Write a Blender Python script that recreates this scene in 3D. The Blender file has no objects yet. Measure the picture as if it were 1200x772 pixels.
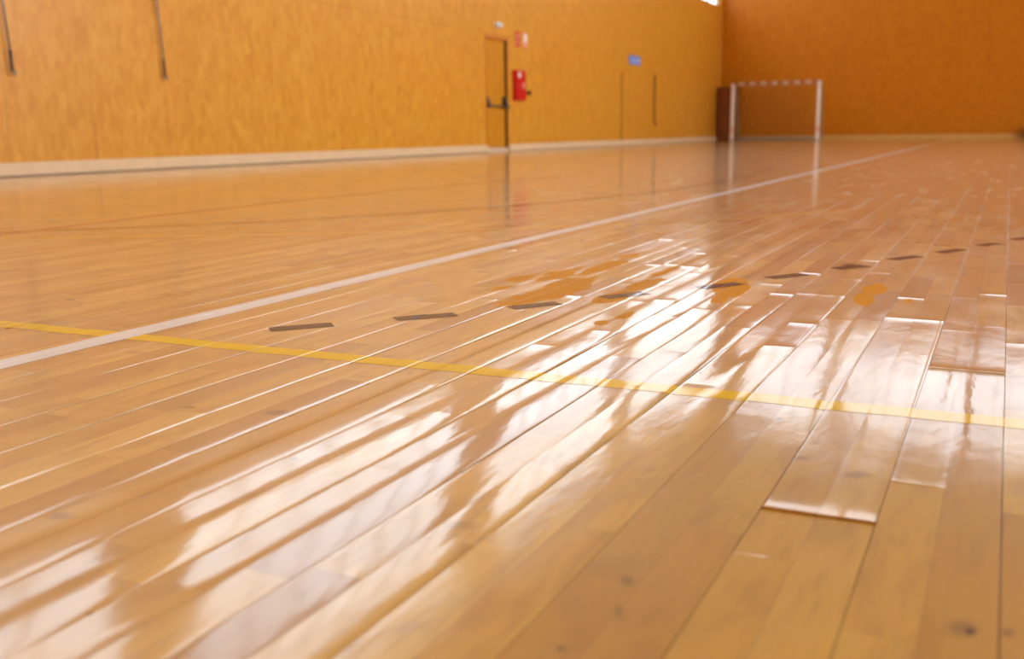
import bpy, bmesh, math, random
import numpy as np
from mathutils import Matrix, Vector

# ------------------------------------------------------------------ basics
C = bpy.context.scene.collection
H_CAM = 0.444
F_PX = 1150.0
XL, XR, YF, YB, ZC = -10.48, 15.0, 39.9, -8.0, 12.2      # the hall
W = 0.129                                                # board width (two strips each)
X0 = 0.026                                               # a board joint
rnd = random.Random(11)

# camera orientation: court direction runs to the vanishing point (1184,147), slight roll
def cam_rot(f, vx, vy, s):
    d = Vector(((vx - 600) / f, -(vy - 386) / f, -1)).normalized()
    q = Vector(((vx - 1600) / f, -(vy + 1000 * s - 386) / f, -1))
    up = d.cross(q).normalized()
    if up.y < 0: up = -up
    right = d.cross(up)
    return Matrix((right, d, up))
R = cam_rot(F_PX, 1184, 147, 0.013)

def G(x, y):                                             # measured floor point of a photo position
    r = R @ Vector(((x - 600) / F_PX, -(y - 386) / F_PX, -1))
    t = -H_CAM / r.z
    return (r.x * t, r.y * t)

# ------------------------------------------------------------------ node helper
class NT:
    def __init__(s, name):
        s.m = bpy.data.materials.new(name); s.m.use_nodes = True
        s.t = s.m.node_tree; s.t.nodes.clear()
        s.out = s.t.nodes.new('ShaderNodeOutputMaterial')
    def n(s, typ, **kw):
        nd = s.t.nodes.new(typ)
        for k, v in kw.items():
            if k == 'i':
                for a, b in v.items(): s.set(nd, a, b)
            else: setattr(nd, k, v)
        return nd
    def set(s, nd, a, b):
        sock = nd.inputs[a]
        if isinstance(b, bpy.types.NodeSocket): s.t.links.new(b, sock)
        else: sock.default_value = b
    def math(s, op, a, b=0.0, c=0.0, clamp=False):
        nd = s.n('ShaderNodeMath', operation=op, use_clamp=clamp)
        s.set(nd, 0, a); s.set(nd, 1, b); s.set(nd, 2, c)
        return nd.outputs[0]
    def mix(s, f, a, b, mode='MIX'):
        nd = s.n('ShaderNodeMix', data_type='RGBA', blend_type=mode)
        s.set(nd, 0, f); s.set(nd, 6, a); s.set(nd, 7, b)
        return nd.outputs[2]
    def ramp(s, f, stops, interp='LINEAR'):
        nd = s.n('ShaderNodeValToRGB'); s.set(nd, 0, f)
        cr = nd.color_ramp; cr.interpolation = interp
        while len(cr.elements) < len(stops): cr.elements.new(0.5)
        for e, (p, c) in zip(cr.elements, stops):
            e.position = p; e.color = c if len(c) == 4 else (*c, 1)
        return nd.outputs[0]
    def sstep(s, v, a, b):
        nd = s.n('ShaderNodeMapRange', interpolation_type='SMOOTHSTEP')
        s.set(nd, 0, v); s.set(nd, 1, a); s.set(nd, 2, b); s.set(nd, 3, 0.0); s.set(nd, 4, 1.0)
        return nd.outputs[0]
    def pos(s, scale=(1, 1, 1)):
        tc = s.n('ShaderNodeTexCoord')
        mp = s.n('ShaderNodeMapping', i={0: tc.outputs['Object']}); mp.inputs[3].default_value = scale
        return mp.outputs[0]
    def noise(s, vec, scale, detail=3, rough=.55, dist=0.0):
        nd = s.n('ShaderNodeTexNoise'); s.set(nd, 'Vector', vec)
        nd.inputs['Scale'].default_value = scale; nd.inputs['Detail'].default_value = detail
        nd.inputs['Roughness'].default_value = rough; nd.inputs['Distortion'].default_value = dist
        return nd.outputs['Fac']
    def bsdf(s, col, rough=.5, spec=.5, metal=0, coat=0.0, coatr=.05, bump=None, bstr=.2, bdist=.01, ior=None):
        b = s.n('ShaderNodeBsdfPrincipled')
        s.set(b, 'Base Color', col if isinstance(col, bpy.types.NodeSocket) else (*col, 1))
        s.set(b, 'Roughness', rough); s.set(b, 'Specular IOR Level', spec); s.set(b, 'Metallic', metal)
        s.set(b, 'Coat Weight', coat); s.set(b, 'Coat Roughness', coatr)
        if bump is not None:
            bp = s.n('ShaderNodeBump'); s.set(bp, 'Strength', bstr); s.set(bp, 'Distance', bdist); s.set(bp, 'Height', bump)
            s.set(b, 'Normal', bp.outputs[0])
            s.set(b, 'Coat Normal', bp.outputs[0])
        s.t.links.new(b.outputs[0], s.out.inputs[0])
        return s.m

def simple(name, col, rough=.5, metal=0, spec=.5, var=.12, scale=20):
    t = NT(name)
    p = t.pos()
    nz = t.noise(p, scale)
    c = t.mix(nz, (*[v * (1 - var) for v in col], 1), (*[min(1, v * (1 + var)) for v in col], 1))
    return t.bsdf(c, rough, spec, metal)

# ------------------------------------------------------------------ mesh helpers
def link_mesh(name, bm, mat, parent=None, smooth=False):
    me = bpy.data.meshes.new(name)
    bmesh.ops.recalc_face_normals(bm, faces=bm.faces)
    bm.to_mesh(me); bm.free()
    for m in (mat if isinstance(mat, (list, tuple)) else [mat]): me.materials.append(m)
    if smooth:
        for p in me.polygons: p.use_smooth = True
    o = bpy.data.objects.new(name, me); C.objects.link(o)
    if parent is not None: o.parent = parent
    return o
def box(bm, a, b, bev=0.0):
    x0, y0, z0 = a; x1, y1, z1 = b
    r = bmesh.ops.create_cube(bm, size=1, matrix=Matrix.Translation(((x0 + x1) / 2, (y0 + y1) / 2, (z0 + z1) / 2)) @ Matrix.Diagonal((abs(x1 - x0), abs(y1 - y0), abs(z1 - z0), 1)))
    if bev:
        es = {e for v in r['verts'] for e in v.link_edges}
        bmesh.ops.bevel(bm, geom=list(es), offset=bev, segments=2, affect='EDGES', profile=.5)
def tube(bm, p, q, r, n=12, r2=None):
    p = Vector(p); q = Vector(q); d = q - p
    m = Matrix.Translation((p + q) / 2) @ d.to_track_quat('Z', 'Y').to_matrix().to_4x4()
    bmesh.ops.create_cone(bm, cap_ends=True, segments=n, radius1=r, radius2=r if r2 is None else r2, depth=d.length, matrix=m)
def path(bm, pts, r, n=10):
    for a, b in zip(pts, pts[1:]):
        tube(bm, a, b, r, n)
    for a in pts[1:-1]:
        bmesh.ops.create_uvsphere(bm, u_segments=n, v_segments=6, radius=r, matrix=Matrix.Translation(a))
def root(name, loc, label, cat, group=None):
    o = bpy.data.objects.new(name, None); C.objects.link(o); o.location = loc
    o.empty_display_size = .1
    o['label'] = label; o['category'] = cat
    if group: o['group'] = group
    return o
def tag(o, label, cat, group=None):
    o['label'] = label; o['category'] = cat
    if group: o['group'] = group
def structure(o): o['kind'] = 'structure'; return o
def BM(): return bmesh.new()

# ------------------------------------------------------------------ wood floor relief
def smooth(t):
    t = max(0.0, min(1.0, t)); return t * t * (3 - 2 * t)
def hsh(*a):
    v = math.sin(sum(x * k for x, k in zip(a, (12.9898, 78.233, 37.719, 4.581)))) * 43758.5453
    return v - math.floor(v)

def damage(x, y):
    """how much the boards have cupped and lifted (the wetted part of the floor)"""
    a = smooth((y - .30) / .4) * smooth((5.4 - y) / 2.0)
    b = smooth((x + 3.4) / 1.6) * smooth((1.2 - x) / .5)
    # boards right of the long joint at x=-.49 lie flat in the foreground
    if x > X0 - 4 * W:
        a *= smooth((y - 1.35) / .35) * .9 + .06
    return a * b

JOINTS = {}
FORCED = {-3: [1.122, 2.45], -4: [1.122, .985, 2.45], -1: [1.952, .80], -2: [1.952, 1.28, .86]}
def joints(i):
    """end joints (y) of half-board strip i"""
    if i in JOINTS: return JOINTS[i]
    r = random.Random(i * 7919 + 5)
    y = YB - r.random() * .6; js = []
    while y < YF:
        y += r.choice((.32, .42, .5, .58, .66)) * (0.85 + .3 * r.random()); js.append(y)
    if i in FORCED:
        lo, hi = min(FORCED[i]) - .25, max(FORCED[i]) + .25
        js = sorted([j for j in js if not lo < j < hi] + FORCED[i])
    js = [j for j in js if YB + .1 < j < YF - .1]
    JOINTS[i] = js
    return js

import bisect
def H(x, y, side=0):
    """height of the floor surface; boards carry tilt, cup, waves and lifted ends"""
    xs = (x - X0) / W
    k = math.floor(xs + side * 1e-6)
    u = xs - k - .5
    d = damage(x, y)
    if d <= 1e-4: return 0.0
    h1, h2, h3 = hsh(k, 1.3), hsh(k, 5.7), hsh(k, 9.1)
    tilt = (h1 - .5) * .022 + .012 * math.sin(y * 2.1 + h2 * 6.28) + .006 * math.sin(y * 5.1 + h3 * 6.28)
    cup = .00010 + .00032 * h2
    z = tilt * u * W + cup * (4 * u * u - .33)
    z += .00034 * math.sin(y * 7.5 + h1 * 20 + u * 1.0) + .00009 * math.sin(y * 23 + h3 * 30 + u * 1.2)
    z += .000018 * math.sin(y * 67 + h2 * 30 + u * 4.0) + .00005 * math.sin(y * 14 + u * 7 + h3 * 9)
    # long edges: the right one rolls off more
    er = (.5 - u) * W; el = (.5 + u) * W
    z -= (.0007 + .0009 * h3) * math.exp(-er / .0055) + .0003 * math.exp(-el / .0025)
    # middle joint of the two strips
    hm = hsh(k, 4.4)
    z -= .00010 * math.exp(-abs(u) * W / .0022)
    if u < 0: z -= .0004 * max(0, hm - .4) * math.exp(u * W / .004)
    # lifted strip ends
    i = math.floor((x - X0) / (W / 2) + side * 1e-6)
    js = joints(i)
    j = bisect.bisect_left(js, y)
    for q in (j - 1, j):
        if 0 <= q < len(js):
            dy = y - js[q]
            a = hsh(i, q, 2.2); amp = (a ** 1.6) * (.0009 + .0010 * smooth(js[q] - 1.6))
            if a < .22: amp = 0
            if js[q] == 1.122: amp = .0026 if dy > 0 else .0002; d = 1.0
            if js[q] == 1.952: amp = .0022; d = 1.0
            z += amp * math.exp(-abs(dy) / (.016 + .02 * hsh(i, q, 8.8)))
    return z * d

def Hn(x, y, side=0):
    e = .0006
    xa, xb = x - e, x + e
    if side > 0: xa = x
    if side < 0: xb = x
    gx = (H(xb, y, -abs(side)) - H(xa, y, abs(side))) / (xb - xa)
    gy = (H(x, y + e, side) - H(x, y - e, side)) / (2 * e)
    return Vector((-gx, -gy, 1)).normalized()

US = (.0, .0015, .0045, .010, .022, .042, .0645)         # cuts across a half strip, dense at the board edge
def strip_cuts(i):
    """x cuts of half strip i (board edge side dense)"""
    xa = X0 + i * W / 2
    if i % 2 == 0: return [xa + u for u in US]
    return [xa + W / 2 - u for u in reversed(US)]

DX0, DX1, DY0, DY1 = X0 - 34 * W, X0 + 10 * W, .35, 6.2
def rows(a, b):
    out = [a]; y = a
    while True:
        s = .016 if y < 2.2 else (.028 if y < 3.6 else .06)
        y += s
        if y > b - s * .5: break
        out.append(y)
    out.append(b)
    # extra rows close to the ends
    if b - a > .1:
        for q in (.004, .010): out += [a + q, b - q]
    return sorted(set(out))

def build_floor(mat):
    V, N, Fc, tone, tone2 = [], [], [], [], []
    i0 = math.floor((XL - X0) / (W / 2)); i1 = math.ceil((XR - X0) / (W / 2))
    for i in range(i0, i1):
        xa = max(XL, X0 + i * W / 2); xb = min(XR, X0 + (i + 1) * W / 2)
        js = [YB] + joints(i) + [YF]
        det_x = DX0 - 1e-6 < xa and xb < DX1 + 1e-6
        for n, (a, b) in enumerate(zip(js, js[1:])):
            t1, t2 = hsh(i, n, 3.3), hsh(i, n, 6.1)
            if det_x and b > DY0 and a < DY1:
                cx = strip_cuts(i); cy = rows(a, b)
                base = len(V)
                for y in cy:
                    for q, x in enumerate(cx):
                        side = 1 if q == 0 else (-1 if q == len(cx) - 1 else 0)
                        yy = min(b - 1e-5, max(a + 1e-5, y))
                        xx = x + (.0004 if (q == 0 and i % 2 == 0) else 0) - (.0004 if (q == len(cx) - 1 and i % 2) else 0)
                        V.append((xx, y, H(x, yy, side)))
                        N.append(Hn(x, yy, side))
                m = len(cx)
                for r in range(len(cy) - 1):
                    for c in range(m - 1):
                        p = base + r * m + c
                        Fc.append((p, p + 1, p + m + 1, p + m)); tone.append(t1); tone2.append(t2)
                # the sides of the board
                loop = [base + q for q in range(m)] + [base + r * m + m - 1 for r in range(1, len(cy))] + \
                       [base + (len(cy) - 1) * m + q for q in range(m - 2, -1, -1)] + [base + r * m for r in range(len(cy) - 2, 0, -1)]
                nl = len(loop); b0 = len(V)
                mx, my = (cx[0] + cx[-1]) / 2, (a + b) / 2
                for q in loop:
                    x, y, z = V[q]
                    nn = Vector((1 if x > cx[-1] - .001 else (-1 if x < cx[0] + .001 else 0), 0, 0))
                    if nn.length == 0: nn = Vector((0, 1 if y > my else -1, 0))
                    V.append((x, y, z)); N.append(nn); V.append((x, y, -.0058)); N.append(nn)
                for q in range(nl):
                    q2 = (q + 1) % nl
                    Fc.append((b0 + 2 * q, b0 + 2 * q + 1, b0 + 2 * q2 + 1, b0 + 2 * q2)); tone.append(t1); tone2.append(t2)
            else:
                p = len(V)
                V += [(xa, a, 0), (xb, a, 0), (xb, b, 0), (xa, b, 0)]
                N += [Vector((0, 0, 1))] * 4
                Fc.append((p, p + 1, p + 2, p + 3)); tone.append(t1); tone2.append(t2)
    # body below the boards
    p = len(V)
    z1, z0 = -.006, -.15
    V += [(XL, YB, z0), (XR, YB, z0), (XR, YF, z0), (XL, YF, z0), (XL, YB, z1), (XR, YB, z1), (XR, YF, z1), (XL, YF, z1)]
    N += [Vector((0, 0, 1))] * 8
    for f in ((0, 3, 2, 1), (4, 5, 6, 7), (0, 1, 5, 4), (1, 2, 6, 5), (2, 3, 7, 6), (3, 0, 4, 7)):
        Fc.append(tuple(p + q for q in f)); tone.append(0); tone2.append(0)
    me = bpy.data.meshes.new('floor'); me.from_pydata(V, [], Fc)
    for nm, data in (('tone', tone), ('tone2', tone2)):
        at = me.attributes.new(nm, 'FLOAT', 'FACE'); at.data.foreach_set('value', data)
    me.polygons.foreach_set('use_smooth', [True] * len(Fc))
    me.normals_split_custom_set_from_vertices([tuple(v) for v in N])
    me.materials.append(mat)
    o = bpy.data.objects.new('floor', me); C.objects.link(o)
    return structure(o)

def paint(name, polys, mat, ny=3, lift=.00035):
    """a coat of paint following the boards: convex (x,y) polygons -> one mesh"""
    V, N, Fc = [], [], []
    for poly in polys:
        xs = [p[0] for p in poly]; a, b = min(xs), max(xs)
        det = a > DX0 and b < DX1 and min(p[1] for p in poly) < DY1
        cuts = {round(v, 6) for v in xs}
        if det:
            i0 = math.floor((a - X0) / (W / 2)); i1 = math.ceil((b - X0) / (W / 2))
            for i in range(i0, i1):
                cuts |= {round(c, 6) for c in strip_cuts(i) if a < c < b}
        cuts = sorted(cuts)
        def span(x):
            ys = []
            for p, q in zip(poly, poly[1:] + poly[:1]):
                if abs(p[0] - q[0]) < 1e-9:
                    if abs(p[0] - x) < 2e-6: ys += [p[1], q[1]]
                elif min(p[0], q[0]) - 2e-6 <= x <= max(p[0], q[0]) + 2e-6:
                    ys.append(p[1] + (q[1] - p[1]) * (x - p[0]) / (q[0] - p[0]))
            return (min(ys), max(ys)) if ys else None
        for xa, xb in zip(cuts, cuts[1:]):
            if xb - xa < 2e-6: continue
            sa, sb = span(xa), span(xb)
            if sa is None or sb is None: continue
            L = max(sa[1] - sa[0], sb[1] - sb[0])
            n = ny if not det else max(ny, int(L / .016))
            p = len(V)
            for q in range(n + 1):
                for x, s, sd in ((xa, sa, 1), (xb, sb, -1)):
                    y = s[0] + (s[1] - s[0]) * q / n
                    V.append((x, y, (H(x, y, sd) if det else 0) + lift)); N.append(Hn(x, y, sd) if det else Vector((0, 0, 1)))
            for q in range(n):
                Fc.append((p + 2 * q, p + 2 * q + 1, p + 2 * q + 3, p + 2 * q + 2))
    me = bpy.data.meshes.new(name); me.from_pydata(V, [], Fc)
    me.polygons.foreach_set('use_smooth', [True] * len(Fc))
    me.normals_split_custom_set_from_vertices([tuple(v) for v in N])
    me.materials.append(mat)
    o = bpy.data.objects.new(name, me); C.objects.link(o)
    return o

# ------------------------------------------------------------------ materials
def ellipse_mask(t, P, ndist, cx, cy, hw, hh, soft=.12, warp=.5, rot=0.0):
    """mask of a worn spot measured on the floor; returns 0..1 socket"""
    c = G(cx, cy)
    ca, sa = math.cos(rot), math.sin(rot)
    a = G(cx + hw * ca, cy + hw * sa); b = G(cx - hh * sa, cy + hh * ca)
    A = np.array([[a[0] - c[0], b[0] - c[0]], [a[1] - c[1], b[1] - c[1]]])
    I = np.linalg.inv(A)
    sx, sy = P
    dx = t.math('SUBTRACT', sx, c[0]); dy = t.math('SUBTRACT', sy, c[1])
    u = t.math('ADD', t.math('MULTIPLY', dx, float(I[0, 0])), t.math('MULTIPLY', dy, float(I[0, 1])))
    v = t.math('ADD', t.math('MULTIPLY', dx, float(I[1, 0])), t.math('MULTIPLY', dy, float(I[1, 1])))
    r = t.math('SQRT', t.math('ADD', t.math('MULTIPLY', u, u), t.math('MULTIPLY', v, v)))
    r = t.math('ADD', r, t.math('MULTIPLY', t.math('SUBTRACT', ndist, .5), warp * 2))
    return t.sstep(r, 1.0, 1.0 - soft)

WORN = [  # bare patches where the varnish came off (photo x, y, half width, half height, softness, warp, rotation)
    (655, 322, 34, 6, .35, .9, -.25), (632, 346, 52, 9, .3, .7, -.22), (664, 336, 40, 12, .25, .5, -.25), (706, 313, 36, 6, .35, .9, -.25),
    (722, 347, 34, 7, .25, .6, -.25), (755, 333, 26, 6, .3, .8, -.3), (857, 336, 24, 13, .12, .35, -.12), (844, 349, 12, 6, .2, .5, -.3),
    (1025, 339, 16, 7, .12, .5, 0), (1013, 350, 13, 9, .12, .3, 0), (996, 312, 19, 4, .35, .35, -.05),
    (705, 378, 10, 3, .2, .6, -.1), (733, 369, 13, 4, .3, .9, -.3), (1065, 353, 7, 3, .4, .8, 0),
    (610, 326, 26, 4, .5, 1.0, -.2), (590, 337, 20, 3, .5, 1.0, -.2), (780, 318, 22, 4, .5, 1.0, -.3), (737, 300, 24, 3, .5, 1., -.2),
]
SPOT = [  # dark knots and smudges (x, y, hw, hh, strength)
    (1137, 739, 14, 10, 1.0), (1128, 735, 26, 15, .5), (1181, 741, 14, 8, .5), (1004, 556, 24, 7, .5), (940, 536, 16, 5, .4),
    (912, 491, 9, 4, .6), (996, 311, 19, 4, .95), (325, 484, 26, 6, .55), (222, 477, 14, 3, .5), (345, 538, 7, 3, .6), (105, 718, 7, 5, .6),
    (70, 605, 26, 7, .4), (82, 351, 9, 2, .6), (145, 354, 7, 2, .4), (195, 345, 22, 2, .5), (238, 355, 3, 2, .6), (681, 282, 3, 2, .8),
    (455, 417, 9, 3, .3), (160, 413, 20, 3, .3), (835, 760, 20, 6, .0), (735, 680, 12, 9, .45), (658, 760, 10, 5, .7), (725, 716, 8, 14, .4), (540, 615, 30, 8, .25),
    (345, 245, 6, 2, .5), (500, 350, 26, 2, .3), (820, 436, 3, 3, .7), (856, 473, 5, 3, .5), (90, 415, 14, 2, .4), (177, 434, 5, 2, .5), (480, 437, 5, 3, .3)
]
def floor_material():
    t = NT('varnished_maple_boards')
    tc = t.n('ShaderNodeTexCoord'); obj = tc.outputs['Object']
    sep = t.n('ShaderNodeSeparateXYZ', i={0: obj}); sx, sy, sz = sep.outputs
    at = t.n('ShaderNodeAttribute', attribute_name='tone').outputs['Fac']
    at2 = t.n('ShaderNodeAttribute', attribute_name='tone2').outputs['Fac']
    # grain coordinates shifted per strip
    cmb = t.n('ShaderNodeCombineXYZ', i={0: t.math('ADD', sx, t.math('MULTIPLY', at, 7.0)), 1: t.math('MULTIPLY', sy, .09), 2: t.math('MULTIPLY', at2, 9.0)})
    g1 = t.noise(cmb.outputs[0], 95, 4, .6, .3)
    cmb2 = t.n('ShaderNodeCombineXYZ', i={0: t.math('ADD', sx, t.math('MULTIPLY', at2, 5.0)), 1: t.math('MULTIPLY', sy, .30), 2: t.math('MULTIPLY', at, 9.0)})
    g2 = t.noise(cmb2.outputs[0], 14, 3, .55, .8)
    base = t.ramp(at, [(0, (.47, .205, .018)), (.15, (.60, .300, .034)), (.65, (.70, .385, .056)), (1, (.77, .46, .090))])
    red = t.mix(t.math('MULTIPLY', t.sstep(at2, .72, 1.0), .5), base, (.52, .24, .04, 1))
    c = t.mix(t.math('MULTIPLY', t.sstep(g2, .42, .72), .50), red, (.44, .20, .04, 1))
    c = t.mix(t.math('MULTIPLY', t.sstep(g1, .45, .78), .38), c, (.42, .20, .045, 1))
    # joints between strips
    fr = t.math('FRACT', t.math('DIVIDE', t.math('SUBTRACT', sx, X0 - 100 * W), W))
    eb = t.math('MULTIPLY', t.math('MINIMUM', fr, t.math('SUBTRACT', 1.0, fr)), W)
    fh = t.math('ABSOLUTE', t.math('MULTIPLY', t.math('SUBTRACT', fr, .5), W))
    gap = t.math('MULTIPLY', t.sstep(eb, .0007, .0003), .4)
    half = t.math('MULTIPLY', t.sstep(fh, .0008, .0002), .25)
    c = t.mix(t.math('MAXIMUM', gap, half), c, (.10, .045, .02, 1))
    # pale lines along the joints further down the hall
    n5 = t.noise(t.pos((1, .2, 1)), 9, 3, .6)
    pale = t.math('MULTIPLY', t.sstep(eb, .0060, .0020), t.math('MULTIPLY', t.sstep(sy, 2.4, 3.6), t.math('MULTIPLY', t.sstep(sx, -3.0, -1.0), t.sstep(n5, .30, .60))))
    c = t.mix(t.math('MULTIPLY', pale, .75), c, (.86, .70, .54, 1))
    # worn spots and knots
    n1 = t.noise(t.pos((1, .55, 1)), 22, 3, .6)
    worn = None
    for (x, y, a, b, s, w, r) in WORN:
        m = ellipse_mask(t, (sx, sy), n1, x, y, a, b, s, w, r)
        worn = m if worn is None else t.math('MAXIMUM', worn, m)
    n2 = t.noise(t.pos((1, .5, 1)), 40, 2, .5)
    spot = None
    for (x, y, a, b, s) in SPOT:
        if s == 0: continue
        m = t.math('MULTIPLY', ellipse_mask(t, (sx, sy), n2, x, y, a, b, .9, .35), s)
        spot = m if spot is None else t.math('MAXIMUM', spot, m)
    n3 = t.noise(t.pos(), 60, 2)
    wc = t.mix(n3, (.62, .24, .006, 1), (.76, .33, .010, 1))
    c = t.mix(worn, c, wc)
    c = t.mix(t.math('MULTIPLY', spot, .95), c, (.07, .022, .008, 1))
    # varnish: smudgy gloss
    n4 = t.noise(t.pos((1, .25, 1)), 7, 4, .6)
    cr = t.math('ADD', .085, t.math('MULTIPLY', t.sstep(n4, .35, .8), .09))
    coat = t.math('SUBTRACT', 1.0, t.math('MULTIPLY', worn, .93))
    nb = t.noise(t.pos((1, .35, 1)), 30, 3, .6)
    b = t.n('ShaderNodeBsdfPrincipled')
    t.set(b, 'Base Color', c); t.set(b, 'Roughness', t.math('ADD', .42, t.math('MULTIPLY', worn, .2))); t.set(b, 'Specular IOR Level', t.math('SUBTRACT', .50, t.math('MULTIPLY', worn, .42)))
    t.set(b, 'Coat Weight', coat); t.set(b, 'Coat Roughness', cr); t.set(b, 'Coat IOR', 1.52)
    bp = t.n('ShaderNodeBump'); t.set(bp, 'Strength', .35); t.set(bp, 'Distance', .0012); t.set(bp, 'Height', nb)
    t.set(b, 'Normal', bp.outputs[0]); t.set(b, 'Coat Normal', bp.outputs[0])
    t.t.links.new(b.outputs[0], t.out.inputs[0])
    return t.m

def paint_material(name, col, worn_amt=.25, fade=0.0):
    t = NT(name)
    nz = t.noise(t.pos((1, 1, 1)), 35, 4, .6)
    sy = t.n('ShaderNodeSeparateXYZ', i={0: t.pos()}).outputs[1]
    c = t.mix(t.math('ADD', t.math('MULTIPLY', t.sstep(nz, .55, .8), worn_amt), t.math('MULTIPLY', t.sstep(sy, 12.0, 32.0), fade), 0, True), (*col, 1), (.60, .30, .09, 1))
    m = t.bsdf(c, .5, .1, 0, .75, .08)
    return m

def osb_material(name, c0, c1, c2, axis='X', coat=.35, spec=.35):
    """varnished chipboard; axis is the wall's horizontal axis"""
    t = NT(name)
    tc = t.n('ShaderNodeTexCoord'); sep = t.n('ShaderNodeSeparateXYZ', i={0: tc.outputs['Object']})
    hax = sep.outputs[1] if axis == 'Y' else sep.outputs[0]
    z = sep.outputs[2]
    flat = t.n('ShaderNodeCombineXYZ', i={0: hax, 1: z, 2: 0.0}).outputs[0]
    def st(a, b, rz):
        mp = t.n('ShaderNodeMapping', i={0: flat}); mp.inputs[3].default_value = (a, b, 1); mp.inputs[2].default_value = (0, 0, rz)
        return mp.outputs[0]
    v1 = t.n('ShaderNodeTexVoronoi', feature='F1'); t.set(v1, 'Vector', st(13, 5.0, .25)); v1.inputs['Scale'].default_value = 1.0
    v2 = t.n('ShaderNodeTexVoronoi', feature='F1'); t.set(v2, 'Vector', st(17, 6.5, -.35)); v2.inputs['Scale'].default_value = 1.0
    s1 = t.n('ShaderNodeSeparateColor', i={0: v1.outputs['Color']}).outputs[0]
    s2 = t.n('ShaderNodeSeparateColor', i={0: v2.outputs['Color']}).outputs[1]
    n1 = t.noise(st(1, .5, 0), 2.2, 3, .6)
    n2 = t.noise(st(1, .35, .1), 26, 4, .6)
    f = t.math('ADD', t.math('MULTIPLY', s1, .38), t.math('ADD', t.math('MULTIPLY', s2, .32), t.math('MULTIPLY', n2, .35)))
    c = t.ramp(f, [(.12, c0), (.45, c1), (.85, c2)])
    dk = t.math('MULTIPLY', t.sstep(n2, .64, .74), t.math('GREATER_THAN', s1, .55))
    c = t.mix(t.math('MULTIPLY', dk, .75), c, (c0[0] * .45, c0[1] * .35, c0[2] * .3, 1))
    c = t.mix(t.math('MULTIPLY', t.sstep(n1, .45, .75), .25), c, (*c0, 1))
    # sheet joints 1.25 x 2.44
    fy = t.math('FRACT', t.math('DIVIDE', t.math('ADD', hax, 100.9), 1.25))
    ey = t.math('MULTIPLY', t.math('MINIMUM', fy, t.math('SUBTRACT', 1.0, fy)), 1.25)
    fz = t.math('FRACT', t.math('DIVIDE', t.math('SUBTRACT', z, .16 - 24.4), 2.44))
    ez = t.math('MULTIPLY', t.math('MINIMUM', fz, t.math('SUBTRACT', 1.0, fz)), 2.44)
    seam = t.sstep(t.math('MINIMUM', ey, ez), .007, .002)
    c = t.mix(t.math('MULTIPLY', seam, .45), c, (c0[0] * .4, c0[1] * .3, c0[2] * .3, 1))
    # sheet to sheet variation
    cell = t.n('ShaderNodeTexWhiteNoise', noise_dimensions='2D')
    cv = t.n('ShaderNodeCombineXYZ', i={0: t.math('FLOOR', t.math('DIVIDE', t.math('ADD', hax, 100.9), 1.25)), 1: t.math('FLOOR', t.math('DIVIDE', t.math('SUBTRACT', z, .16 - 24.4), 2.44))})
    t.set(cell, 'Vector', cv.outputs[0])
    c = t.mix(t.math('MULTIPLY', cell.outputs[0], .14), c, (*c0, 1))
    return t.bsdf(c, .42, spec, 0, coat, .28, bump=f, bstr=.15, bdist=.002)

M = {}
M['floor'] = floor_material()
M['white_line'] = paint_material('white_line_paint', (.90, .89, .86), .08, .6)
M['yellow_line'] = paint_material('yellow_line_paint', (.95, .60, .004), .15)
M['black_line'] = paint_material('black_line_paint', (.020, .014, .012), .05)
M['red_line'] = paint_material('red_line_paint', (.60, .13, .03), .3)
M['brown_line'] = paint_material('brown_line_paint', (.16, .06, .03), .25)
M['osb'] = osb_material('varnished_chipboard', (.60, .240, .010), (.70, .310, .022), (.78, .38, .045), 'Y')
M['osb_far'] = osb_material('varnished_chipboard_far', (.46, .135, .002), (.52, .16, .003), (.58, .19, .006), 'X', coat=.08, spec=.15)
M['door'] = osb_material('door_veneer', (.56, .23, .006), (.62, .26, .010), (.68, .29, .016), 'Y', coat=.3)
M['frame'] = simple('door_frame_wood', (.62, .21, .03), .5)
M['dark_gap'] = simple('dark_recess', (.10, .035, .010), .7)
M['jamb'] = simple('dark_jamb_wood', (.20, .075, .010), .6)
M['bar'] = simple('dark_bronze_bar', (.10, .08, .03), .45)
M['base'] = simple('pale_timber_baseboard', (.76, .56, .34), .6, scale=6)
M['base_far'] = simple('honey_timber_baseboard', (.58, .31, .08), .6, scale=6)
M['plate'] = simple('pale_threshold', (.68, .52, .36), .5)
M['black'] = simple('black_plastic', (.012, .012, .012), .45)
M['steel'] = simple('grey_steel', (.35, .33, .31), .35, .8)
M['rod'] = simple('grey_painted_steel', (.30, .26, .23), .5, .2)
M['rubber'] = simple('dark_rubber', (.05, .04, .035), .6)
M['red'] = simple('red_enamel', (.62, .006, .008), .35, var=.04)
M['white'] = simple('white_enamel', (.80, .78, .74), .4, var=.04)
M['pink'] = simple('faded_pink_print', (.80, .33, .22), .5)
M['blue'] = simple('blue_sign', (.10, .25, .80), .4, var=.03)
M['paleblue'] = simple('pale_blue_print', (.42, .60, .90), .4)
M['lens'] = simple('pale_lens', (.62, .68, .72), .25)
M['goal_white'] = simple('goal_white', (.82, .74, .66), .4)
M['goal_bar'] = simple('goal_bar_dull_white', (.56, .40, .28), .5)
M['goal_stripe'] = simple('goal_faded_red', (.36, .12, .04), .45)
M['goal_pink'] = simple('goal_pink_tape', (.78, .48, .36), .45)
M['net'] = simple('net_cord', (.32, .20, .06), .8)
M['galv'] = simple('galvanised_steel', (.36, .30, .22), .5, .5)
M['cab'] = simple('dark_brown_laminate', (.22, .055, .006), .5)
M['cabedge'] = simple('darker_brown_edge', (.10, .03, .010), .55)
M['bench'] = simple('dark_stained_wood', (.17, .055, .015), .45)
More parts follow.
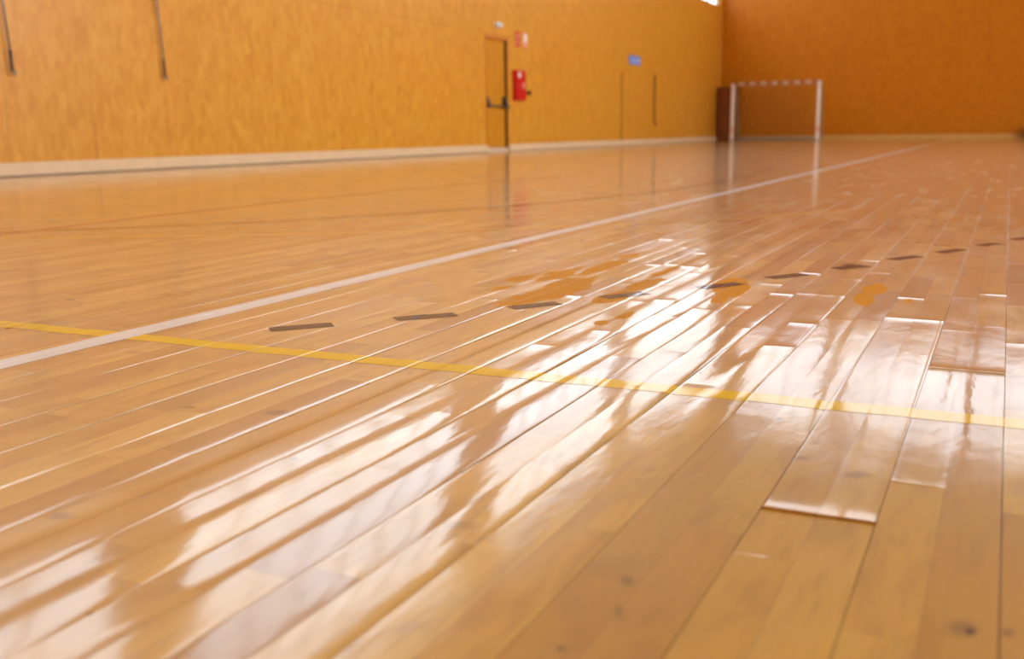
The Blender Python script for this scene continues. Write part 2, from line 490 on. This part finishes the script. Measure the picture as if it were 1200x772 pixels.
M['ceil'] = simple('ceiling_panels', (.30, .22, .15), .8, scale=2)
M['beam'] = simple('glulam_beams', (.42, .20, .07), .6, scale=5)
M['mull'] = simple('window_frame_metal', (.45, .44, .42), .4, .3)

def pane_material(name, strength, col=(.93, .97, 1.0)):
    t = NT(name)
    p = t.pos((1, 1, 1)); nz = t.noise(p, .5, 2)
    e = t.n('ShaderNodeEmission'); t.set(e, 'Color', (*col, 1))
    t.set(e, 'Strength', t.math('MULTIPLY', t.math('ADD', .8, t.math('MULTIPLY', nz, .4)), strength))
    g = t.n('ShaderNodeBsdfGlossy'); t.set(g, 'Roughness', .3); t.set(g, 'Color', (.05, .05, .05, 1))
    a = t.n('ShaderNodeAddShader'); t.t.links.new(e.outputs[0], a.inputs[0]); t.t.links.new(g.outputs[0], a.inputs[1])
    t.t.links.new(a.outputs[0], t.out.inputs[0])
    return t.m
M['pane'] = pane_material('daylit_frosted_pane', 3.5, (.88, .95, 1.0))
M['pane_boosted'] = pane_material('boosted_frosted_pane', 16.5, (.92, .98, 1.0))  # unseen right-wall panes, glow raised to brighten the hall's walls
M['pane_far'] = pane_material('daylit_frosted_gable_pane', 2.9, (.88, .93, 1.0))

# ------------------------------------------------------------------ setting
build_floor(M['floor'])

DOOR_A = (19.80, 20.88, .17, 2.54)                       # emergency door: y0, y1, z0, z1
ZW0, ZW1 = 5.12, 9.6                                     # window band of the long walls
BAYS = [(YB + .6, .2), (1.0, 8.8), (10.2, 18.1), (20.0, 27.7), (29.4, 39.35)]
T = .35
def long_wall(name, xin, sgn, mat, door=False):
    """sgn: direction of the outside"""
    bm = BM()
    xo = xin + sgn * T
    def b(y0, y1, z0, z1): box(bm, (min(xin, xo), y0, z0), (max(xin, xo), y1, z1))
    if door:
        b(YB, DOOR_A[0], -.15, ZW0); b(DOOR_A[1], YF, -.15, ZW0)
        b(DOOR_A[0], DOOR_A[1], DOOR_A[3], ZW0); b(DOOR_A[0], DOOR_A[1], -.15, .0)
        xb = xin + sgn * .16
        box(bm, (min(xb, xo), DOOR_A[0], 0), (max(xb, xo), DOOR_A[1], DOOR_A[3]))
    else:
        b(YB, YF, -.15, ZW0)
    b(YB, YF, ZW1, ZC)
    prev = YB
    for a, c in (BAYS if door else BAYS[1:4]):
        b(prev, a, ZW0, ZW1); prev = c
    b(prev, YF, ZW0, ZW1)
    return structure(link_mesh(name, bm, mat))
long_wall('wall_left', XL, -1, M['osb'], True)
long_wall('wall_right', XR, 1, M['osb'])
# far wall with gable glazing, back wall
FB = [(-9.6, -5.6), (-5.2, -1.2), (-.8, 3.2), (3.6, 7.6), (8.0, 12.0)]
FZ0, FZ1 = 8.0, 11.7
bm = BM()
box(bm, (XL - T, YF, -.15), (XR + T, YF + T, FZ0)); box(bm, (XL - T, YF, FZ1), (XR + T, YF + T, ZC))
prev = XL - T
for a, c in FB:
    box(bm, (prev, YF, FZ0), (a, YF + T, FZ1)); prev = c
box(bm, (prev, YF, FZ0), (XR + T, YF + T, FZ1))
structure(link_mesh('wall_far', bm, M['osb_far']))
bm = BM(); box(bm, (XL - T, YB - T, -.15), (XR + T, YB, ZC))
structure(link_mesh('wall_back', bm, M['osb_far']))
bm = BM(); box(bm, (XL - T, YB - T, ZC), (XR + T, YF + T, ZC + .3))
for k in range(11):
    y = YB + 2 + k * 4.6
    box(bm, (XL, y - .12, ZC - .35), (XR, y + .12, ZC + .01))
structure(link_mesh('ceiling', bm, M['ceil']))
wn = 0
def window(axis, a, c, z0, z1, plane, sgn, mat):
    """frame with mullions set into the opening, glazing behind it"""
    global wn
    wn += 1
    fr = BM()
    def b(m, h0, h1, v0, v1, d0, d1):
        p0, p1 = sorted((plane + sgn * d0, plane + sgn * d1))
        if axis == 'Y': box(m, (p0, h0, v0), (p1, h1, v1))
        else: box(m, (h0, p0, v0), (h1, p1, v1))
    n = max(2, round((c - a) / 1.3))
    b(fr, a, c, z0, z0 + .06, .08, .16); b(fr, a, c, z1 - .06, z1, .08, .16)
    for k in range(n + 1):
        h = a + (c - a) * k / n
        lo, hi = (h, h + .06) if k == 0 else ((h - .06, h) if k == n else (h - .03, h + .03))
        b(fr, lo, hi, z0 + .06, z1 - .06, .08, .16)
    zm = (z0 + z1) / 2
    for k in range(n):
        h0 = a + (c - a) * k / n + (.06 if k == 0 else .03); h1 = a + (c - a) * (k + 1) / n - (.06 if k == n - 1 else .03)
        b(fr, h0, h1, zm - .02, zm + .02, .09, .15)
    o = structure(link_mesh('window_%d' % wn, fr, M['mull']))
    pn = BM(); b(pn, a, c, z0, z1, .17, .20)
    link_mesh('pane', pn, mat, o)
for a, c in BAYS: window('Y', a, c, ZW0, ZW1, XL, -1, M['pane'])
for a, c in BAYS[1:4]: window('Y', a, c, ZW0, ZW1, XR, 1, M['pane_boosted'])
for a, c in FB: window('X', a, c, FZ0, FZ1, YF, 1, M['pane_far'])

# baseboards (pale timber, .17 m)
bm = BM()
for y0, y1 in ((YB, DOOR_A[0] - .0), (DOOR_A[1] + .0, YF)):
    box(bm, (XL, y0, 0), (XL + .035, y1, .165), .006)
structure(link_mesh('baseboard_left', bm, M['base']))
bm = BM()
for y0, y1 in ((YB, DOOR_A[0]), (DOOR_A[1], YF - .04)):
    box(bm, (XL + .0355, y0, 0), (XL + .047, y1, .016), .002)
structure(link_mesh('shadow_strip_1', bm, simple('brown_baseboard_shadow', (.22, .15, .10), .6)))  # brown strip added as the shadow line at the foot of the baseboard
bm = BM(); box(bm, (XL + .035, YF - .035, 0), (XR, YF, .165), .006)
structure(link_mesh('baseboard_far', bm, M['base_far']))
bm = BM(); box(bm, (XR - .035, YB, 0), (XR, YF - .035, .165), .006)
structure(link_mesh('baseboard_right', bm, M['base']))

# ---- emergency door (recessed)
y0, y1, z0, z1 = DOOR_A
bm = BM(); box(bm, (XL - .11, y0 + .03, .10), (XL - .06, y1 - .045, z1 - .05), .004)
door = structure(link_mesh('door_1', bm, M['door']))
bm = BM()
box(bm, (XL - .155, y0, 0), (XL + .012, y0 + .028, z1)); box(bm, (XL - .155, y0, z1 - .045), (XL + .02, y1, z1 + .03))
link_mesh('door_frame', bm, M['frame'], door)
bm = BM(); box(bm, (XL - .155, y1 - .04, 0.0), (XL + .006, y1, z1 - .046))
link_mesh('door_jamb', bm, M['jamb'], door)
bm = BM(); box(bm, (XL - .15, y0 + .03, 0.0), (XL + .01, y1 - .045, .095), .004)
link_mesh('threshold', bm, M['plate'], door)
# panic bar
bm = BM(); bx = XL - .06
for yy in (y0 + .085, y1 - .11):
    bm = BM()
    v = [(bx, yy - .055, 1.00), (bx, yy + .055, 1.00), (bx, yy + .055, 1.24), (bx, yy - .055, 1.24), (bx + .14, yy - .055, .98), (bx + .14, yy + .055, .98), (bx + .05, yy + .04, 1.24), (bx + .05, yy - .04, 1.24)]
    vs = [bm.verts.new(p) for p in v]
    for f in ((0, 1, 2, 3), (4, 7, 6, 5), (0, 4, 5, 1), (1, 5, 6, 2), (2, 6, 7, 3), (3, 7, 4, 0)): bm.faces.new([vs[q] for q in f])
    link_mesh('panic_bar_bracket', bm, M['black'], door)
bm = BM(); tube(bm, (bx + .095, y0 + .1, 1.025), (bx + .095, y1 - .12, 1.025), .018)
link_mesh('push_bar', bm, M['bar'], door)

# ---- wide flush store door further along
bm = BM(); box(bm, (XL + .001, 28.50, .17), (XL + .014, 31.42, 2.18), .003)
d2 = structure(link_mesh('door_2', bm, M['osb']))
bm = BM(); box(bm, (XL + .001, 28.455, .17), (XL + .010, 28.498, 2.14))
link_mesh('door_gap', bm, M['dark_gap'], d2)
bm = BM(); path(bm, [Vector((XL + .035, 31.46, 2.2)), Vector((XL + .035, 31.46, .72)), Vector((XL + .05, 31.60, .58))], .022)
box(bm, (XL + .001, 31.43, 1.9), (XL + .03, 31.49, 1.96)); box(bm, (XL + .001, 31.43, 1.0), (XL + .03, 31.49, 1.06))
link_mesh('drop_bolt', bm, M['dark_gap'], d2)

# ------------------------------------------------------------------ court lines
def quad(c, d, L, w):
    d = Vector(d).normalized(); n = Vector((-d.y, d.x)); c = Vector(c)
    return [tuple(c + d * L / 2 + n * w / 2), tuple(c - d * L / 2 + n * w / 2), tuple(c - d * L / 2 - n * w / 2), tuple(c + d * L / 2 - n * w / 2)]
def poly_strip(pts, w):
    out = []
    P = [Vector(p) for p in pts]
    nr = []
    for i in range(len(P)):
        d = (P[min(i + 1, len(P) - 1)] - P[max(i - 1, 0)]).normalized(); nr.append(Vector((-d.y, d.x)) * w / 2)
    for i in range(len(P) - 1):
        out.append([tuple(P[i] + nr[i]), tuple(P[i] - nr[i]), tuple(P[i + 1] - nr[i + 1]), tuple(P[i + 1] + nr[i + 1])])
    return out
o = paint('white_court_line', [[(-1.815, -6), (-1.74, -6), (-1.74, 38.5), (-1.815, 38.5)]], M['white_line'], 200, .0005)
tag(o, 'long white painted court line running the length of the hall floor', 'line')
o = paint('yellow_court_line', [[(-2.9, 1.500), (1.3, 1.637), (1.3, 1.692), (-2.9, 1.555)]], M['yellow_line'], 4, .0004)
tag(o, 'bright yellow painted line crossing the foreground boards', 'line')

DASH = [((315, 386), (391, 380), 'first and longest black dash, just left of the yellow line near the white line'),
        ((462, 374), (535, 368), 'second black dash from the left, on boards with white edge glints'),
        ((598, 361), (655, 355), 'third black dash from the left, at the lower edge of the large bare orange patch'),
        ((706, 349), (757, 343), 'black dash beside the bright window reflection, left of the strongest glare'),
        ((820, 337.5), (868, 332), 'black dash lying inside the round bare orange patch'),
        ((900, 326), (943, 321), 'grey black dash between the round bare patch and the dark brown stain'),
        ((978, 315), (1015, 311), 'dark brown dash on the worn stain, right of the middle of the dashed arc'),
        ((1044, 304), (1077, 300), 'faint dark dash, fourth from the right edge of the picture'),
        ((1100, 296), (1128, 292), 'faint dark dash, third from the right edge of the picture'),
        ((1148, 288), (1169, 285), 'faint dark dash, second from the right edge of the picture'),
        ((1187, 281), (1207, 278), 'faint dark dash cut by the right edge of the picture')]
for a, b, lb in DASH:
    p, q = Vector(G(*a)), Vector(G(*b))
    c = (p + q) / 2; d = (q - p)
    L = d.length * .97
    n = Vector((-d.y, d.x)).normalized() * .026
    d = d.normalized() * (L / 2)
    o = paint('court_line_dash', [[tuple(c - d + n), tuple(c - d - n), tuple(c + d - n), tuple(c + d + n)]], M['black_line'], 3, .0007)
    tag(o, lb, 'line', 'dashes of the dashed arc across the boards')

red = [(-3.6, .6), (-4.0, 1.8), (-4.23, 3.06), (-4.33, 4.06), (-4.37, 5.4), (-4.34, 6.75), (-4.17, 8.19), (-3.9, 9.6)]
o = paint('red_court_arc', poly_strip(red, .05), M['red_line'], 1, .0005)
tag(o, 'thin faded red curved court line on the far left of the floor', 'line')
dark = [(-4.9, 2.72), (-4.34, 3.15), (-3.95, 3.5), (-3.43, 4.05), (-3.02, 4.75), (-2.68, 5.45), (-2.42, 6.3), (-2.25, 7.3), (-2.2, 8.4), (-2.23, 9.5), (-2.33, 10.7), (-2.47, 11.9)]
o = paint('dark_court_arc', poly_strip(dark, .045), M['brown_line'], 1, .0007)
tag(o, 'thin dark brown curved court line between the red arc and the white line', 'line')
yl = [(-4.6, 2.60), (-4.04, 2.93), (-3.56, 3.2), (-2.92, 3.55), (-2.09, 4.1), (-1.2, 4.95), (-.75, 5.7)]
o = paint('faded_yellow_arc', poly_strip(yl, .05), paint_material('faded_yellow_paint', (.74, .40, .05), .75), 1, .0003)
tag(o, 'faded yellow curved court line crossing beneath the white line further back', 'line')

# ------------------------------------------------------------------ handball goal
GX0, GX1, GY = -9.62, -6.33, 38.25
goal = root('handball_goal', ((GX0 + GX1) / 2, GY, 0), 'white framed handball goal with striped crossbar before the far wall', 'goal')
gx0, gx1, gy = GX0 - goal.location.x, GX1 - goal.location.x, 0
for gx, nm in ((gx0 + .05, 'goal_post'), (gx1 - .05, 'goal_post')):
    bm = BM(); box(bm, (gx - .06, -.06, 0), (gx + .06, .06, 2.10), .008)
    p = link_mesh(nm, bm, M['goal_white'], goal)
    for za, zb in ((.30, .52), (1.9, 1.97)):
        bm = BM(); box(bm, (gx - .062, -.063, za), (gx + .062, .063, zb)); link_mesh('tape_band', bm, M['goal_pink'], p)
    bm = BM(); box(bm, (gx - .13, -.10, 0), (gx + .13, .12, .03), .004)
    link_mesh('base_plate', bm, M['galv'], p)
bm = BM(); box(bm, (gx0 - .01, -.05, 2.06), (gx1 + .01, .05, 2.17), .008)
cb = link_mesh('crossbar', bm, M['goal_bar'], goal)
n = 8; step = (gx1 - gx0) / (2 * n)
for k in range(n):
    bm = BM(); xa = gx0 + step * (2 * k + .3); box(bm, (xa, -.052, 2.058), (xa + step * 1.05, .052, 2.172))
    link_mesh('stripe', bm, M['goal_stripe'], cb)
# rear frame
D = 1.05
for gx in (gx0 + .05, gx1 - .05):
    bm = BM(); path(bm, [Vector((gx, .05, 2.1)), Vector((gx, .50, 2.05)), Vector((gx, .80, 1.75)), Vector((gx, D, .06)), Vector((gx, .05, .04))], .022)
    link_mesh('side_stanchion', bm, M['galv'], goal)
bm = BM(); box(bm, (gx0 + .05, D - .04, .01), (gx1 - .05, D + .04, .12), .01)
link_mesh('ground_bar', bm, M['galv'], goal)
# net: cords on back, top and sides
bm = BM(); r = .0035
def backp(t):  # profile from the crossbar to the ground bar
    pr = [Vector((0, .05, 2.08)), Vector((0, .50, 2.03)), Vector((0, .80, 1.73)), Vector((0, D, .1))]
    L = [(b - a).length for a, b in zip(pr, pr[1:])]; s = t * sum(L)
    for (a, b), l in zip(zip(pr, pr[1:]), L):
        if s <= l: return a.lerp(b, s / l)
        s -= l
    return pr[-1]
xa, xb = gx0 + .07, gx1 - .07
nx = 30
for k in range(nx + 1):
    x = xa + (xb - xa) * k / nx
    pts = [backp(q / 7) + Vector((x, 0, 0)) for q in range(8)]
    for a, b in zip(pts, pts[1:]): tube(bm, a, b, r, 3)
for k in range(1, 27):
    p = backp(k / 27)
    pts = [p + Vector((xa + (xb - xa) * q / 8, 0, -.02 * math.sin(q / 8 * math.pi))) for q in range(9)]
    for a, b in zip(pts, pts[1:]): tube(bm, a, b, r, 3)
for gx in (xa, xb):
    for k in range(1, 20):
        z = k * .1
        ym = .5 + .0 * z if z > 2 else (.80 + (D - .80) * (1.75 - z) / 1.7 if z < 1.75 else .8 - (z - 1.75))
        tube(bm, (gx, .06, z), (gx, ym, z), r, 3)
    for k in range(1, 9):
        y = k * .11; zt = 2.06 if y < .5 else (2.05 - (y - .5) if y < .8 else 1.75 - (y - .8) * 6.8)
        tube(bm, (gx, y, .06), (gx, y, max(.2, zt)), r, 3)
link_mesh('net', bm, M['net'], goal)

# ------------------------------------------------------------------ tall dark cabinet in the far left corner
cab = root('storage_cabinet', (XL + .415, YF - .38, 0), 'tall dark brown cabinet in the far corner left of the goal', 'cabinet')
bm = BM(); box(bm, (-.36, -.26, .06), (.36, .33, 2.03), .006)
link_mesh('body', bm, M['cab'], cab)
bm = BM(); box(bm, (-.34, -.23, 0), (.34, .30, .06))
link_mesh('plinth', bm, M['cabedge'], cab)
bm = BM(); box(bm, (-.375, -.275, 2.03), (.375, .335, 2.06), .004)
link_mesh('top_board', bm, M['cabedge'], cab)
for s in (-1, 1):
    bm = BM(); a, b = sorted((s * .004, s * .355)); box(bm, (a, -.285, .07), (b, -.262, 2.02), .004)
    dd = link_mesh('cabinet_door', bm, M['cab'], cab)
    bm = BM(); tube(bm, (s * .04, -.31, .98), (s * .04, -.31, 1.12), .008)
    tube(bm, (s * .04, -.284, 1.0), (s * .04, -.31, 1.0), .006); tube(bm, (s * .04, -.284, 1.1), (s * .04, -.31, 1.1), .006)
    link_mesh('handle', bm, M['rubber'], dd)

# low dark bench at the far wall, right edge of the picture
bn = root('gym_bench', (1.95, YF - .30, 0), 'low dark wooden bench by the far wall at the right edge of the picture', 'bench')
bm = BM(); box(bm, (-1.65, -.16, .30), (1.65, .16, .345), .008); link_mesh('seat', bm, M['bench'], bn)
bm = BM(); box(bm, (-1.6, -.03, .10), (1.6, .03, .16), .006); link_mesh('bottom_rail', bm, M['bench'], bn)
for x in (-1.45, 0, 1.45):
    bm = BM()
    vs = [(-.13, 0), (.13, 0), (.10, .30), (-.10, .30)]
    f0 = [bm.verts.new((x - .025, a, b)) for a, b in vs]; f1 = [bm.verts.new((x + .025, a, b)) for a, b in vs]
    bm.faces.new(f0); bm.faces.new(f1[::-1])
    for q in range(4): bm.faces.new((f0[q], f1[q], f1[(q + 1) % 4], f0[(q + 1) % 4]))
    link_mesh('leg', bm, M['bench'], bn)

# ------------------------------------------------------------------ things on the left wall
# fire hose cabinet
fc = root('fire_hose_cabinet', (XL - .004, 21.38, 1.515), 'red fire hose cabinet on the wall right of the emergency door', 'fire cabinet')
bm = BM(); box(bm, (0, -.26, -.345), (.11, .26, .345), .012); link_mesh('body', bm, M['red'], fc)
bm = BM(); box(bm, (.112, -.24, -.32), (.128, .24, .32), .006); fd = link_mesh('cabinet_door', bm, M['red'], fc)
bm = BM(); box(bm, (.129, -.18, .17), (.132, -.05, .29)); link_mesh('pictogram', bm, M['white'], fd)
bm = BM(); box(bm, (.129, .04, -.06), (.134, .16, .06)); link_mesh('glass_label', bm, M['pink'], fd)
bm = BM(); tube(bm, (.128, .21, -.02), (.15, .21, -.02), .016); link_mesh('lock', bm, M['steel'], fd)
# small valve beside it
vl = root('hose_valve', (XL - .004, 21.90, 1.36), 'small brown valve on the wall just right of the red cabinet', 'valve')
bm = BM(); tube(bm, (0, 0, 0), (.07, 0, 0), .022); link_mesh('stem', bm, M['dark_gap'], vl)
bm = BM(); tube(bm, (.07, 0, 0), (.095, 0, 0), .06, 16); tube(bm, (.095, 0, 0), (.11, 0, 0), .02); link_mesh('hand_wheel', bm, M['dark_gap'], vl)
# two safety signs above
sg = root('fire_sign', (XL, 21.43, 2.57), 'small red safety sign above the fire cabinet, left of a pale sign', 'sign')
bm = BM(); box(bm, (0, -.12, -.17), (.006, .12, .17), .002); link_mesh('plate', bm, M['red'], sg)
bm = BM(); box(bm, (.0065, -.06, .02), (.009, .07, .12)); box(bm, (.0065, -.08, -.13), (.009, -.02, .0)); box(bm, (.0065, .03, -.12), (.009, .08, -.03))
link_mesh('pictogram', bm, M['pink'], sg)
sg = root('fire_sign', (XL, 21.83, 2.58), 'small pale pink safety sign above and right of the fire cabinet', 'sign')
bm = BM(); box(bm, (0, -.12, -.17), (.006, .12, .17), .002); link_mesh('plate', bm, M['pink'], sg)
bm = BM(); box(bm, (.0065, -.08, -.05), (.009, .08, .13)); link_mesh('pictogram', bm, M['white'], sg)
# blue sign
sg = root('blue_sign', (XL, 29.60, 2.55), 'small blue sign on the wall over the wide flush door', 'sign')
bm = BM(); box(bm, (0, -.52, -.13), (.010, .52, .13), .003); link_mesh('plate', bm, M['blue'], sg)
bm = BM()
box(bm, (.0105, -.40, -.02), (.013, .22, .02)); box(bm, (.0105, .26, -.07), (.013, .42, .07)); box(bm, (.0105, -.40, -.07), (.013, .05, -.045))
link_mesh('pictogram', bm, M['paleblue'], sg)
# emergency light over the door
el = root('emergency_light', (XL - .004, 20.40, 2.80), 'small pale emergency light above the emergency door', 'light')
bm = BM(); box(bm, (0, -.15, -.06), (.05, .15, .06), .01); link_mesh('housing', bm, M['white'], el)
bm = BM(); box(bm, (.05, -.13, -.045), (.085, .13, .045), .012); link_mesh('lens', bm, M['lens'], el)

# hanging crank rods of the high windows
def crank(y, zb, lean, label):
    t = root('window_crank_rod', (XL + .06, y, zb), label, 'crank rod', 'crank rods hanging from the high windows')
    L = 5.05 - zb
    bm = BM(); path(bm, [Vector((0, 0, .24)), Vector((.0, lean * .4, 1.4)), Vector((0, lean, L))], .013)
    link_mesh('rod', bm, M['rod'], t, True)
    bm = BM(); tube(bm, (0, 0, .02), (0, 0, .26), .017)
    link_mesh('grip', bm, M['rubber'], t, True)
    bm = BM(); tube(bm, (0, lean * .3, 1.03), (0, lean * .33, 1.10), .022); link_mesh('collar', bm, M['rubber'], t, True)
    bm = BM(); path(bm, [Vector((0, .0, .02)), Vector((0.0, .035, -.02)), Vector((0, .045, .04))], .010)
    link_mesh('hook', bm, M['steel'], t, True)
    bm = BM(); box(bm, (-.06, lean - .03, L - .06), (.02, lean + .03, L)); link_mesh('bracket', bm, M['steel'], t)
crank(7.95, 1.19, -.14, 'grey crank rod hanging down the wall, the one at the left edge of the picture')
crank(10.30, 1.22, -.14, 'grey crank rod hanging down the wall between the left edge and the door')

# ------------------------------------------------------------------ light, world, camera
w = bpy.data.worlds.new('world'); bpy.context.scene.world = w; w.use_nodes = True
bg = w.node_tree.nodes['Background']; bg.inputs[0].default_value = (.75, .85, 1, 1); bg.inputs[1].default_value = 1.0
# ceiling fixtures are off; the hall is lit by its high windows only

cd = bpy.data.cameras.new('camera'); cam = bpy.data.objects.new('camera', cd); C.objects.link(cam)
cd.sensor_width = 36; cd.lens = 36 * F_PX / 1200; cd.clip_start = .02; cd.clip_end = 200
m = R.to_4x4(); m.translation = Vector((0, 0, H_CAM)); cam.matrix_world = m
cd.dof.use_dof = True; cd.dof.focus_distance = 2.05; cd.dof.aperture_fstop = 3.3
sc = bpy.context.scene; sc.camera = cam
sc.view_settings.view_transform = 'Standard'; sc.view_settings.look = 'None'
sc.view_settings.gamma = 1; sc.view_settings.use_curve_mapping = False
sc.view_settings.exposure = 0.08
sc.cycles.max_bounces = 7; sc.cycles.diffuse_bounces = 5; sc.cycles.glossy_bounces = 3
sc.cycles.use_denoising = True
sc.cycles.sample_clamp_indirect = 10
